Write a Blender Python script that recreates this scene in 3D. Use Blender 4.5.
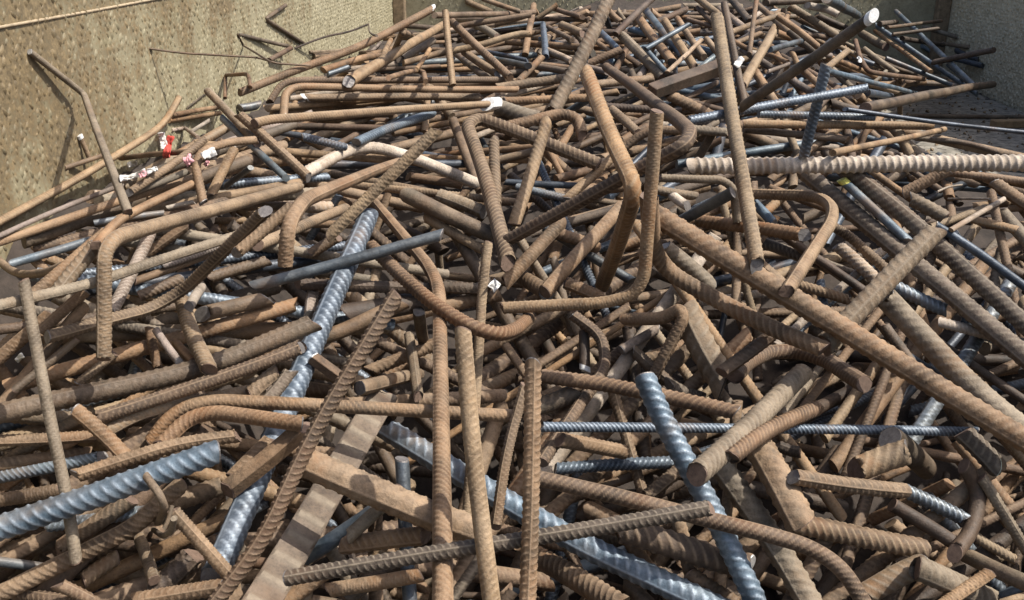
import bpy, math, random
import numpy as np
from mathutils import Vector, Matrix

random.seed(7); rng = np.random.default_rng(7)
for o in list(bpy.data.objects): bpy.data.objects.remove(o)
scene = bpy.context.scene
COL = scene.collection

# ------------------------------------------------------------------ camera
W, H = 1024, 600
FPX = 983.0                      # focal length in pixels
PITCH = math.radians(21.0)       # looking down
YAW = math.radians(2.8)          # turned a little to the left of the container's axis
CAMZ = 1.10                      # metres above the container floor
cam_d = bpy.data.cameras.new('camera'); cam = bpy.data.objects.new('camera', cam_d); COL.objects.link(cam)
cam_d.sensor_fit = 'HORIZONTAL'; cam_d.sensor_width = 36.0; cam_d.lens = 36.0 * FPX / W
cam_d.clip_start = 0.02; cam_d.clip_end = 3000
cam.location = (0, 0, CAMZ)
cam.rotation_euler = (math.pi / 2 - PITCH, 0, YAW)
scene.camera = cam
scene.render.resolution_x = W; scene.render.resolution_y = H

# ------------------------------------------------------------------ world, sun, exposure
SUN_EL, SUN_AZ = math.radians(57), math.radians(-8)     # azimuth from +X towards +Y
sd = Vector((math.cos(SUN_EL) * math.cos(SUN_AZ), math.cos(SUN_EL) * math.sin(SUN_AZ), math.sin(SUN_EL)))
wd = bpy.data.worlds.new('World'); scene.world = wd; wd.use_nodes = True
nt = wd.node_tree; nt.nodes.clear()
out = nt.nodes.new('ShaderNodeOutputWorld'); bg = nt.nodes.new('ShaderNodeBackground'); sky = nt.nodes.new('ShaderNodeTexSky')
sky.sky_type = 'NISHITA'; sky.sun_disc = False
sky.sun_elevation = SUN_EL; sky.sun_rotation = math.pi / 2 - SUN_AZ
sky.dust_density = 4.0
bg.inputs[1].default_value = 0.135
nt.links.new(sky.outputs[0], bg.inputs[0]); nt.links.new(bg.outputs[0], out.inputs[0])
sl = bpy.data.lights.new('sun', 'SUN'); sl.energy = 4.6; sl.angle = math.radians(0.6); sl.color = (1.0, 0.955, 0.885)
so = bpy.data.objects.new('sun', sl); COL.objects.link(so)
so.rotation_euler = sd.to_track_quat('Z', 'Y').to_euler()
so.location = (3, 0, 6)
scene.view_settings.view_transform = 'Standard'; scene.view_settings.look = 'None'
scene.view_settings.exposure = 0.55; scene.view_settings.gamma = 1.0
scene.view_settings.use_curve_mapping = False

# ------------------------------------------------------------------ pixel <-> ray
FW = np.array([-math.sin(YAW) * math.cos(PITCH), math.cos(YAW) * math.cos(PITCH), -math.sin(PITCH)])
RT = np.array([math.cos(YAW), math.sin(YAW), 0.0])
DN = np.cross(FW, RT)
CAM = np.array([0, 0, CAMZ])
def ray(px, py):
    u = (np.asarray(px, float) - W / 2) / FPX; v = (np.asarray(py, float) - H / 2) / FPX
    return u[..., None] * RT + v[..., None] * DN + FW
def point(px, py, t): return CAM + ray(px, py) * np.asarray(t)[..., None]
def project(P):
    d = np.asarray(P) - CAM; t = d @ FW
    return W / 2 + FPX * (d @ RT) / t, H / 2 + FPX * (d @ DN) / t, t

# ------------------------------------------------------------------ materials
def mat_new(name):
    m = bpy.data.materials.new(name); m.use_nodes = True
    n = m.node_tree.nodes; l = m.node_tree.links
    return m, n, l, n['Principled BSDF']
def ramp(n, stops, interp='LINEAR'):
    r = n.new('ShaderNodeValToRGB'); r.color_ramp.interpolation = interp
    e = r.color_ramp.elements
    while len(e) < len(stops): e.new(0.5)
    for k, (p, c) in enumerate(stops):
        e[k].position = p; e[k].color = (*c, 1) if len(c) == 3 else c
    return r
def noise(n, l, vec, scale, detail=4, rough=0.6, dist=0.0):
    x = n.new('ShaderNodeTexNoise'); x.inputs['Scale'].default_value = scale; x.inputs['Detail'].default_value = detail
    x.inputs['Roughness'].default_value = rough; x.inputs['Distortion'].default_value = dist
    l.new(vec, x.inputs['Vector']); return x
def mixc(n, l, fac, a, b, mode='MIX'):
    x = n.new('ShaderNodeMix'); x.data_type = 'RGBA'; x.blend_type = mode
    for s, v in ((x.inputs[0], fac), (x.inputs[6], a), (x.inputs[7], b)):
        if hasattr(v, 'is_output'): l.new(v, s)
        else: s.default_value = v if not isinstance(v, tuple) else (*v, 1)
    return x.outputs[2]
def math_n(n, l, op, a, b=0.0):
    x = n.new('ShaderNodeMath'); x.operation = op
    for s, v in ((x.inputs[0], a), (x.inputs[1], b)):
        if hasattr(v, 'is_output'): l.new(v, s)
        else: s.default_value = v
    return x.outputs[0]

def bar_material(name, c_dark, c_mid, c_light, c_spot, metal=0.0, rough=(0.6, 0.9), steel=None, rust_amt=0.35, bump=0.5, grain=0.95, dust=0.42):
    """weathered bar steel: mottled colour, dust on top, rust patches or bare worn patches"""
    m, n, l, b = mat_new(name)
    geo = n.new('ShaderNodeNewGeometry'); info = n.new('ShaderNodeObjectInfo')
    at = n.new('ShaderNodeAttribute'); at.attribute_name = 'seed'
    add = n.new('ShaderNodeVectorMath'); add.operation = 'MULTIPLY_ADD'
    comb = n.new('ShaderNodeCombineXYZ')
    for k in range(3): l.new(at.outputs['Fac'], comb.inputs[k])
    l.new(comb.outputs[0], add.inputs[0]); add.inputs[1].default_value = (37, 19, 53)
    l.new(geo.outputs['Position'], add.inputs[2])
    P = add.outputs[0]
    n1 = noise(n, l, P, 22, 5, 0.65); n2 = noise(n, l, P, 150, 4, 0.7); n3 = noise(n, l, P, 9, 3, 0.6, 0.6); n4 = noise(n, l, P, 480, 2, 0.6)
    base = ramp(n, [(0.36, c_dark), (0.5, c_mid), (0.65, c_light)]); l.new(n1.outputs[0], base.inputs[0])
    fine = ramp(n, [(0.30, (0.42, 0.40, 0.38)), (0.5, (1, 1, 1)), (0.72, (1.32, 1.27, 1.20))])
    l.new(math_n(n, l, 'ADD', math_n(n, l, 'MULTIPLY', n2.outputs[0], 0.6), math_n(n, l, 'MULTIPLY', n4.outputs[0], 0.4)), fine.inputs[0])
    c = mixc(n, l, grain, base.outputs[0], fine.outputs[0], 'MULTIPLY')
    spot = ramp(n, [(0.60 - 0.12 * rust_amt, (0, 0, 0)), (0.72 - 0.1 * rust_amt, (1, 1, 1))]); l.new(n3.outputs[0], spot.inputs[0])
    sf = math_n(n, l, 'MULTIPLY', spot.outputs[0], math_n(n, l, 'MULTIPLY', n2.outputs[0], 1.5))
    c = mixc(n, l, sf, c, c_spot)
    nd = noise(n, l, P, 13, 5, 0.7)
    dm = n.new('ShaderNodeMapRange'); dm.inputs[1].default_value = 0.40; dm.inputs[2].default_value = 0.68; dm.inputs[4].default_value = dust; l.new(nd.outputs[0], dm.inputs[0])
    c = mixc(n, l, math_n(n, l, 'MULTIPLY', dm.outputs[0], math_n(n, l, 'ADD', n4.outputs[0], 0.5)), c, (0.225, 0.180, 0.128))
    # each bar a shade of its own
    var = ramp(n, [(0.0, (0.45, 0.43, 0.45)), (0.2, (0.72, 0.68, 0.70)), (0.38, (1.0, 0.90, 0.80)), (0.52, (1.0, 1.0, 1.0)), (0.68, (1.18, 1.0, 0.82)), (0.84, (0.86, 0.90, 0.94)), (1.0, (1.35, 1.32, 1.27))])
    l.new(math_n(n, l, 'FRACT', math_n(n, l, 'MULTIPLY', at.outputs['Fac'], 7.3)), var.inputs[0])
    c = mixc(n, l, 1.0, c, var.outputs[0], 'MULTIPLY')
    # rib crests rubbed paler
    rib = n.new('ShaderNodeAttribute'); rib.attribute_name = 'rib'
    wear = math_n(n, l, 'MULTIPLY', rib.outputs['Fac'], math_n(n, l, 'MULTIPLY', n2.outputs[0], 1.25))
    c = mixc(n, l, wear, c, steel or c_light)
    l.new(c, b.inputs['Base Color'])
    rr = n.new('ShaderNodeMapRange'); rr.inputs[3].default_value = rough[0]; rr.inputs[4].default_value = rough[1]
    l.new(n2.outputs[0], rr.inputs[0]); l.new(rr.outputs[0], b.inputs['Roughness'])
    if metal > 0:
        mm = math_n(n, l, 'MULTIPLY', math_n(n, l, 'SUBTRACT', 1.0, sf), metal); l.new(mm, b.inputs['Metallic'])
    b.inputs['Specular IOR Level'].default_value = 0.4
    h = math_n(n, l, 'ADD', math_n(n, l, 'MULTIPLY', n2.outputs[0], 1.0), math_n(n, l, 'MULTIPLY', n4.outputs[0], 0.5))
    bp = n.new('ShaderNodeBump'); bp.inputs['Strength'].default_value = bump; bp.inputs['Distance'].default_value = 0.0018
    l.new(h, bp.inputs['Height']); l.new(bp.outputs[0], b.inputs['Normal'])
    return m

M = {
 'r': bar_material('rust_brown', (0.066, 0.044, 0.026), (0.156, 0.102, 0.060), (0.254, 0.179, 0.113), (0.178, 0.091, 0.040)),
 'o': bar_material('rust_orange', (0.081, 0.047, 0.024), (0.181, 0.109, 0.056), (0.278, 0.182, 0.105), (0.227, 0.106, 0.039), rust_amt=0.7),
 'd': bar_material('rust_dark', (0.028, 0.022, 0.014), (0.067, 0.047, 0.031), (0.117, 0.085, 0.058), (0.089, 0.050, 0.025), rough=(0.5, 0.8)),
 'g': bar_material('rust_grey', (0.064, 0.048, 0.033), (0.140, 0.111, 0.078), (0.228, 0.187, 0.136), (0.155, 0.095, 0.051)),
 't': bar_material('rust_tan', (0.089, 0.060, 0.035), (0.192, 0.134, 0.078), (0.290, 0.213, 0.133), (0.185, 0.096, 0.041)),
 'p': bar_material('dusty_pale', (0.131, 0.106, 0.082), (0.275, 0.232, 0.187), (0.403, 0.347, 0.291), (0.183, 0.120, 0.075)),
 'b': bar_material('mill_blue', (0.050, 0.076, 0.102), (0.102, 0.144, 0.184), (0.172, 0.222, 0.265), (0.150, 0.116, 0.086), metal=0.30, rough=(0.38, 0.60), steel=(0.30, 0.345, 0.39), rust_amt=0.5, bump=0.3, grain=0.7, dust=0.15),
 'k': bar_material('mill_dark', (0.034, 0.046, 0.060), (0.070, 0.092, 0.115), (0.125, 0.154, 0.180), (0.100, 0.072, 0.052), metal=0.35, rough=(0.36, 0.56), steel=(0.28, 0.32, 0.36), rust_amt=0.35, bump=0.3, grain=0.6, dust=0.12),
}
CNAME = dict(r='rusty brown', o='orange rusty', d='dark brown', g='grey-brown', t='tan', p='pale dusty', b='blue-grey steel', k='dark blue steel')

def simple(name, col, rough=0.7, metal=0.0, nscale=60, amt=0.35, bump=0.3):
    m, n, l, b = mat_new(name)
    geo = n.new('ShaderNodeNewGeometry')
    a = noise(n, l, geo.outputs['Position'], nscale, 5, 0.7)
    r = ramp(n, [(0.3, tuple(x * (1 - amt) for x in col)), (0.7, tuple(min(1, x * (1 + amt)) for x in col))]); l.new(a.outputs[0], r.inputs[0])
    l.new(r.outputs[0], b.inputs['Base Color']); b.inputs['Roughness'].default_value = rough; b.inputs['Metallic'].default_value = metal
    bp = n.new('ShaderNodeBump'); bp.inputs['Strength'].default_value = bump; bp.inputs['Distance'].default_value = 0.002
    l.new(a.outputs[0], bp.inputs['Height']); l.new(bp.outputs[0], b.inputs['Normal'])
    return m
M_CUT = simple('cut_steel', (0.17, 0.155, 0.145), 0.5, 0.4, 220)
M_CUTR = simple('cut_rusted', (0.13, 0.085, 0.06), 0.8, 0.0, 220)
M_WHITE = simple('white_paint', (0.62, 0.62, 0.60), 0.55, 0, 300, 0.15)
M_YELLOW = simple('yellow_paint', (0.55, 0.52, 0.12), 0.6, 0, 200, 0.2)
M_GREEN = simple('green_grey_cut', (0.34, 0.40, 0.33), 0.5, 0.2, 200)
M_WIRE = simple('tie_wire', (0.11, 0.075, 0.055), 0.6, 0.3, 300)
M_WIREP = simple('pale_wire', (0.45, 0.44, 0.42), 0.5, 0.4, 300)
M_RED = simple('red_cloth', (0.40, 0.05, 0.035), 0.9, 0, 120, 0.25)
M_PINK = simple('pink_cloth', (0.58, 0.29, 0.30), 0.9, 0, 120, 0.25)
M_RAGW = simple('white_cloth', (0.52, 0.50, 0.47), 0.9, 0, 160, 0.4)
M_BED = simple('gap_shade_dirt', (0.036, 0.027, 0.021), 0.95, 0, 40, 0.5, 0.8)  # bed colour kept near black to carry the shade in the gaps between bars
M_WOOD = simple('old_wood', (0.26, 0.17, 0.085), 0.85, 0, 60)
M_DIRT = simple('yard_ground', (0.20, 0.165, 0.13), 0.95, 0, 3, 0.35)

def wall_material(name, paint, paint2, rust, rust2, rust_bias):
    m, n, l, b = mat_new(name)
    geo = n.new('ShaderNodeNewGeometry'); P = geo.outputs['Position']
    big = noise(n, l, P, 3.0, 6, 0.65, 0.4); mid = noise(n, l, P, 14, 6, 0.7); fin = noise(n, l, P, 120, 4, 0.7)
    mp = n.new('ShaderNodeMapping'); mp.inputs['Scale'].default_value = (9, 9, 1.2); l.new(P, mp.inputs[0])
    strk = noise(n, l, mp.outputs[0], 3.0, 5, 0.65)
    pr = ramp(n, [(0.3, paint2), (0.65, paint)]); l.new(mid.outputs[0], pr.inputs[0])
    rr = ramp(n, [(0.3, rust), (0.7, rust2)]); l.new(fin.outputs[0], rr.inputs[0])
    s = math_n(n, l, 'ADD', math_n(n, l, 'MULTIPLY', big.outputs[0], 0.75), math_n(n, l, 'MULTIPLY', strk.outputs[0], 0.40))
    s = math_n(n, l, 'ADD', s, math_n(n, l, 'MULTIPLY', mid.outputs[0], 0.55))
    s = math_n(n, l, 'ADD', s, math_n(n, l, 'MULTIPLY', fin.outputs[0], 0.60))
    sx = n.new('ShaderNodeSeparateXYZ'); l.new(P, sx.inputs[0])          # old rust creeps in from the rim
    s = math_n(n, l, 'ADD', s, math_n(n, l, 'MULTIPLY', math_n(n, l, 'SUBTRACT', sx.outputs[2], 0.92), 0.7))
    s = math_n(n, l, 'ADD', s, math_n(n, l, 'MULTIPLY', math_n(n, l, 'SUBTRACT', 1.9, sx.outputs[1]), 0.13))
    s = math_n(n, l, 'ADD', s, rust_bias)
    mr = n.new('ShaderNodeMapRange'); mr.inputs[1].default_value = 1.07; mr.inputs[2].default_value = 1.24; l.new(s, mr.inputs[0])
    c = mixc(n, l, math_n(n, l, 'MULTIPLY', mr.outputs[0], 0.85), pr.outputs[0], rr.outputs[0])
    fr = ramp(n, [(0.3, (0.7, 0.68, 0.66)), (0.7, (1.15, 1.15, 1.15))]); l.new(fin.outputs[0], fr.inputs[0])
    c = mixc(n, l, 0.8, c, fr.outputs[0], 'MULTIPLY')
    l.new(c, b.inputs['Base Color']); b.inputs['Roughness'].default_value = 0.62
    bp = n.new('ShaderNodeBump'); bp.inputs['Strength'].default_value = 0.4; bp.inputs['Distance'].default_value = 0.002
    l.new(fin.outputs[0], bp.inputs['Height']); l.new(bp.outputs[0], b.inputs['Normal'])
    return m
M_WALL = wall_material('worn_wall_paint', (0.35, 0.320, 0.215), (0.225, 0.195, 0.115), (0.080, 0.056, 0.028), (0.195, 0.138, 0.068), 0.03)
M_WALLR = wall_material('brightened_wall_paint', (0.54, 0.48, 0.345), (0.43, 0.38, 0.27), (0.13, 0.09, 0.055), (0.24, 0.17, 0.10), -0.2)  # paint lightened to make up for light missing on the shaded wall
M_POST = simple('rusted_post', (0.20, 0.145, 0.088), 0.85, 0, 40, 0.5)
M_PLATE = simple('floor_plate', (0.20, 0.18, 0.145), 0.85, 0.0, 45, 0.55)
M_SEAM = simple('weld_seam', (0.33, 0.26, 0.17), 0.6, 0.1, 90)

# ------------------------------------------------------------------ mesh helpers
def mesh_np(name, V, F, mat, parent=None, smooth=True, attrs=None):
    """V (n,3), F (m,k) index array -> one mesh object"""
    me = bpy.data.meshes.new(name)
    V = np.asarray(V, np.float32); 
    if isinstance(F, np.ndarray): F = [F]
    F = [f for f in F if len(f)]
    nl = sum(f.size for f in F); npoly = sum(len(f) for f in F)
    me.vertices.add(len(V)); me.vertices.foreach_set('co', V.ravel())
    me.loops.add(nl); me.polygons.add(npoly)
    li = np.concatenate([f.ravel() for f in F]).astype(np.int32); me.loops.foreach_set('vertex_index', li)
    tot = np.concatenate([np.full(len(f), f.shape[1], np.int32) for f in F]); st = np.concatenate([[0], np.cumsum(tot)[:-1]]).astype(np.int32)
    me.polygons.foreach_set('loop_start', st); me.polygons.foreach_set('loop_total', tot)
    me.polygons.foreach_set('use_smooth', np.full(npoly, smooth))
    for k, v in (attrs or {}).items():
        a = me.attributes.new(k, 'FLOAT', 'POINT'); a.data.foreach_set('value', np.asarray(v, np.float32))
    me.update(); me.validate()
    me.materials.append(mat)
    o = bpy.data.objects.new(name, me); COL.objects.link(o)
    if parent: o.parent = parent
    return o
class MB:
    def __init__(s): s.V = []; s.F = []
    def box(s, c, d, rot=None):
        c = np.array(c, float); d = np.array(d, float) / 2; i0 = len(s.V)
        for sx in (-1, 1):
            for sy in (-1, 1):
                for sz in (-1, 1):
                    v = np.array([sx, sy, sz]) * d
                    if rot is not None: v = rot @ v
                    s.V.append(c + v)
        for f in ((0,1,3,2),(4,6,7,5),(0,4,5,1),(2,3,7,6),(0,2,6,4),(1,5,7,3)): s.F.append([i0 + k for k in f])
    def build(s, name, mat, parent=None, bevel=0.0):
        o = mesh_np(name, np.array(s.V), np.array(s.F), mat, parent, smooth=False)
        if bevel:
            b = o.modifiers.new('bevel', 'BEVEL'); b.width = bevel; b.segments = 2
        return o
def tag(o, label=None, cat=None, group=None, kind=None):
    if label: o['label'] = label
    if cat: o['category'] = cat
    if group: o['group'] = group
    if kind: o['kind'] = kind
    return o
def empty(name, loc=(0, 0, 0)):
    o = bpy.data.objects.new(name, None); COL.objects.link(o); o.location = loc; o.empty_display_size = 0.1; return o
def fillet(P, r):
    """polyline -> smooth dense polyline"""
    P = [np.asarray(p, float) for p in P]; out = [P[0]]
    for i in range(1, len(P) - 1):
        a, b, c = P[i-1], P[i], P[i+1]
        la, lc = np.linalg.norm(a - b), np.linalg.norm(c - b)
        ca = np.dot((b - a) / la, (c - b) / lc)
        d = 0.5 * min(la, lc) if ca > 0.78 else min(0.5 * la, 0.5 * lc, 4.5 * r)
        p0 = b + (a - b) / la * d; p1 = b + (c - b) / lc * d
        for k in np.linspace(0, 1, 9): out.append((1-k)**2 * p0 + 2*k*(1-k) * b + k*k * p1)
    out.append(P[-1])
    q = [out[0]]
    for p in out[1:]:
        if np.linalg.norm(p - q[-1]) > 1e-6: q.append(p)
    return np.array(q)
def resample(P, ds):
    s = np.concatenate([[0], np.cumsum(np.linalg.norm(np.diff(P, axis=0), axis=1))])
    n = max(3, int(math.ceil(s[-1] / ds)) + 1)
    q = np.linspace(0, s[-1], n)
    return np.stack([np.interp(q, s, P[:, k]) for k in range(3)], 1), q
def sweep(P, r, style='x', sides=16, ds=None, seed=0.0, ribh=0.112, wander=0.16):
    """bar of radius r along dense polyline P with ribs -> V, F quads, caps, rib attribute"""
    pitch = {'x': 0.86, 'X': 0.90, 'c': 0.86, 'n': 0.95, 's': 1.3, 'w': 2.0, 'f': 0.85, 'q': 1.3}[style] * r
    C, s = resample(P, ds or r * 0.7); n = len(C); L = s[-1]
    g = np.random.default_rng(int(seed * 1e6) + 11)
    T = np.gradient(C, axis=0); T /= np.linalg.norm(T, axis=1)[:, None]
    up = np.array([0.3, 0.2, 1.0]); N = np.zeros_like(C)
    nn = np.cross(np.cross(T[0], up), T[0]); nn /= np.linalg.norm(nn)
    for i in range(n):
        nn = nn - T[i] * np.dot(nn, T[i]); nn /= np.linalg.norm(nn); N[i] = nn
    B = np.cross(T, N)
    ph = g.uniform(0, 6.28, 6)
    if wander:                                       # hand-bent steel is never quite straight
        amp = wander * r * g.uniform(0.3, 1, 2); env = np.sin(np.pi * s / L)
        C = C + N * (amp[0] * env * np.sin(s * 9 + ph[0]))[:, None] + B * (amp[1] * env * np.sin(s * 7 + ph[1]))[:, None]
    roll = g.uniform(0, 2 * np.pi); twist = g.normal(0, 0.9)
    if style in 'Xfq':                               # the ridge, flat or edge that the photograph shows turned to the viewer
        v = CAM - C[n // 2]; roll = math.atan2(v @ B[n // 2], v @ N[n // 2]) + g.normal(0, 0.1) + (math.pi / 4 if style == 'q' else 0.6 * (1 if B[n // 2][2] > 0 else -1) if style == 'X' else 0.0); twist = 0.0
    if style in 'xX' and sides >= 14:                 # finer steps beside the two long ridges
        h = sides // 2 - 4; half = np.concatenate([[0, 0.09, 0.2], np.linspace(0.45, np.pi - 0.45, h - 1), [np.pi - 0.2, np.pi - 0.09]])
        A = np.concatenate([half, half + np.pi])[None, :]; sides = A.shape[1]
    elif style == 'f':
        c_ = math.atan2(1, 0.26); A = np.array([0, 0.79, 1.09, 1.25, c_ - 0.012, c_ + 0.04, np.pi - c_ - 0.04, np.pi - c_ + 0.012, np.pi - 1.25, np.pi - 1.09, np.pi - 0.79]); A = np.concatenate([A, A + np.pi])[None, :]; sides = A.shape[1]
    elif style == 'q':
        A = np.array([0, 0.4, np.pi / 4 - 0.06, np.pi / 4 + 0.06, np.pi / 2 - 0.4]); A = np.concatenate([A + k_ * np.pi / 2 for k_ in range(4)])[None, :]; sides = 20
    else: A = np.linspace(0, 2 * np.pi, sides, endpoint=False)[None, :]
    S = s[:, None]
    sgn = g.choice([-1, 1]); ribh = ribh * g.uniform(0.7, 1.1) * (0.78 if r > 0.0095 else 1.0)
    if style == 'X': ribh *= 1.25
    if style in 'xX':
        sn = np.sin(A); u = np.abs(sn)
        phase = S / pitch + sgn * 0.8 * np.cos(A) * np.sign(sn + 1e-9)
        ribp = np.clip(1.7 * np.exp(-((phase - np.round(phase)) / 0.115) ** 2), 0, 1) * np.clip(u * 2.6 - 0.25, 0, 1)
        ridge = np.exp(-(sn / 0.11) ** 2) * 1.1
        rel = np.maximum(ribp, ridge)
    elif style == 'c':
        sn = np.sin(A); u = np.abs(sn)
        phase = S / pitch + sgn * 0.85 * np.cos(A) * np.sign(sn + 1e-9)
        rel = np.clip(1.6 * np.exp(-((phase - np.round(phase)) / 0.125) ** 2), 0, 1) * np.clip(u * 2.2 - 0.15, 0, 1)
        ribh *= 1.2
    elif style == 'n':
        phase = S / pitch + sgn * A / (2 * np.pi)
        rel = np.exp(-((phase - np.round(phase)) / 0.22) ** 2); ribh = 0.17
    else:
        rel = np.zeros((n, sides)); ribh = 0
    if style == 'f': ph_ = S / (1.7 * r); rel = np.clip(1.4 * np.exp(-((ph_ - np.round(ph_)) / 0.16) ** 2), 0, 1) * (np.abs(np.cos(A)) > 0.29); ribh = 0.05
    dent = 0.008 * np.sin(S / r * 0.35 + 2 * A + ph[2]) + 0.006 * np.sin(S / r * 0.9 + A + ph[3])
    R = r * (0.95 + ribh * rel + dent)
    if style == 'f': R = R / np.maximum(np.abs(np.cos(A)) / 0.26, np.abs(np.sin(A)))
    if style == 'q': R = R * 0.86 / np.maximum(np.abs(np.cos(A)), np.abs(np.sin(A)))
    G = A + roll + twist * S
    V = C[:, None, :] + R[..., None] * (np.cos(G)[..., None] * N[:, None, :] + np.sin(G)[..., None] * B[:, None, :])
    if style == 'f':
        Nr = math.cos(roll) * N + math.sin(roll) * B
        V = V + Nr[:, None, :] * (np.sign(np.cos(A)) * rel * 0.11 * r)[..., None]
    for i in (0, n - 1):                             # slanted, slightly ragged shear cuts
        sl = g.uniform(0.2, 0.95) * r; a0 = g.uniform(0, 6.28)
        V[i] += T[i] * (sl * np.cos(A[0] - a0))[:, None]
    idx = np.arange(n * sides).reshape(n, sides)
    a = idx[:-1]; b = idx[1:]
    F = np.stack([a, np.roll(a, -1, 1), np.roll(b, -1, 1), b], -1).reshape(-1, 4)
    V = V.reshape(-1, 3); k = len(V)
    e0 = V[:sides]; e1 = V[(n-1)*sides:n*sides]      # cap rims are verts of their own so the edge stays hard
    V = np.vstack([V, e0, e1, e0.mean(0), e1.mean(0)])
    r0 = k + np.arange(sides); r1 = r0 + sides
    caps = np.vstack([np.stack([np.full(sides, k + 2*sides), np.roll(r0, -1), r0], 1), np.stack([np.full(sides, k + 2*sides + 1), r1, np.roll(r1, -1)], 1)])
    rib = np.concatenate([np.clip(rel, 0, 1).ravel(), np.zeros(2 * sides + 2)])
    return V, F, caps, rib, (T[0], T[-1], n, sides)

# ------------------------------------------------------------------ setting
XL, XR, YB, YF, RIM = -0.68, 1.52, 4.12, -0.45, CAMZ + 0.03
g_ = MB(); g_.box((0, 300, -0.62), (1600, 1600, 0.1)); o = g_.build('ground', M_DIRT); tag(o, 'bare brown yard ground around the container', 'ground', kind='structure')
cont = empty('scrap_container', (0.42, 1.8, 0))
tag(cont, 'worn painted steel container with patterned plate walls holding the scrap bars', 'container')
def cpart(mb, name, mat, bevel=0.0):
    o = mb.build(name, mat, None, bevel); o.parent = cont; o.matrix_parent_inverse = Matrix.Translation(-cont.location); return o
m = MB(); m.box(((XL+XR)/2, (YB+YF)/2, -0.02), (XR-XL+0.1, YB-YF+0.1, 0.04)); cpart(m, 'floor', M_PLATE)
m = MB(); m.box((XL-0.03, (YB+YF)/2, RIM/2), (0.06, YB-YF, RIM)); wl = cpart(m, 'side_wall', M_WALL); wl['label'] = 'sunlit yellowish side wall with rust streaks'
m = MB(); m.box((XR+0.03, (YB+YF)/2, RIM/2), (0.06, YB-YF, RIM)); wr = cpart(m, 'side_wall', M_WALLR); wr['label'] = 'shaded grey side wall'
m = MB(); m.box(((XL+XR)/2, YB+0.03, RIM/2), (XR-XL+0.12, 0.06, RIM)); wb = cpart(m, 'back_wall', M_WALL)
m = MB(); m.box(((XL+XR)/2, YF-0.03, 0.3), (XR-XL+0.12, 0.06, 0.6)); cpart(m, 'tailgate', M_WALLR)
m = MB(); m.box((XL+0.025, YB-0.025, RIM/2), (0.05, 0.045, RIM-0.01)); cpart(m, 'corner_post', M_POST, 0.006)
m = MB(); m.box((XR-0.025, YB-0.025, RIM/2), (0.05, 0.045, RIM-0.01)); cpart(m, 'corner_post', M_POST, 0.006)
for x, dx in ((XL-0.03, 0.10), (XR+0.03, 0.10)):
    m = MB(); m.box((x, (YB+YF)/2, RIM+0.03), (dx, YB-YF, 0.06)); cpart(m, 'top_rail', M_POST, 0.008)
m = MB(); m.box(((XL+XR)/2, YB+0.03, RIM+0.03), (XR-XL+0.02, 0.10, 0.058)); cpart(m, 'top_rail', M_POST, 0.008)
# weld seam along the sunlit side wall, the strip above it slightly proud
ya, yb_ = 0.9, 2.6
def wall_pt(px, py):
    d = ray(px, py); t = (XL) / d[0]; return CAM + d * t
p0, p1 = wall_pt(-60, 38), wall_pt(190, -7)
dirv = (p1 - p0); Ls = np.linalg.norm(dirv); C = np.array([p0 + dirv * k for k in np.linspace(-0.2, 1.6, 60)])
C[:, 0] = XL + 0.001
V, F, caps, rib, _ = sweep(C, 0.0022, 's', 8, 0.006, 0.3, wander=0.5)
o = mesh_np('weld_seam', V, [F, caps], M_SEAM, None, True, {'rib': rib, 'seed': np.full(len(V), .3)}); o.parent = cont; o.matrix_parent_inverse = Matrix.Translation(-cont.location)
# raised tear-drop lugs of the patterned plate: real relief, one joined part per wall
def lugs(name, origin, eu, ev, en, nu, nv, pu, pv, mat, lug=(0.0080, 0.0029, 0.0031)):
    iu, iv = np.meshgrid(np.arange(nu), np.arange(nv), indexing='ij'); iu = iu.ravel(); iv = iv.ravel()
    k = len(iu)
    cu = (iu + 0.5 * (iv % 2)) * pu + rng.normal(0, 0.0030, k); cv = iv * pv + rng.normal(0, 0.0016, k)
    ang = np.where((iu + iv // 3) % 2 == 0, 0.33, -0.33) + math.pi / 2 + rng.normal(0, 0.22, k)
    keep = rng.random(k) > 0.18; cu, cv, ang = cu[keep], cv[keep], ang[keep]; k = len(cu)
    a, b, h = lug; sc = rng.uniform(0.45, 1.15, k)
    ring = [(-1, 0, 0), (-0.35, -1, 0), (0.45, -0.8, 0), (1, 0, 0), (0.45, 0.8, 0), (-0.35, 1, 0), (-0.35, 0, 1), (0.4, 0, 0.9)]
    V = np.zeros((k, 8, 3))
    for j, (x, y, z) in enumerate(ring):
        x_, y_ = x * a * sc, y * b * sc
        uu = cu + x_ * np.cos(ang) - y_ * np.sin(ang); vv = cv + x_ * np.sin(ang) + y_ * np.cos(ang)
        V[:, j] = origin + uu[:, None] * eu + vv[:, None] * ev + (z * h * sc - 0.0003)[:, None] * en
    base = (np.arange(k) * 8)[:, None, None]
    tri = np.array([[0,1,6],[1,2,7],[1,7,6],[2,3,7],[3,4,7],[4,5,6],[4,6,7],[5,0,6]])
    F = (base + tri[None]).reshape(-1, 3)
    o = mesh_np(name, V.reshape(-1, 3), F, mat, None, True)
    o.parent = cont; o.matrix_parent_inverse = Matrix.Translation(-cont.location); o['kind'] = 'stuff'; return o
e = np.eye(3)
lugs('raised_lugs', np.array([XL, 0.75, 0.52]), e[1], e[2], e[0], 230, 58, 0.0155, 0.0103, M_WALL)
lugs('raised_lugs', np.array([XR, 4.05, 0.36]), -e[1], e[2], -e[0], 120, 74, 0.0165, 0.0110, M_WALLR, (0.0095, 0.0038, 0.0055))
lugs('raised_lugs', np.array([XL + 0.1, YB, 0.40]), e[0], e[2], -e[1], 72, 50, 0.028, 0.0145, M_WALL)
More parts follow.
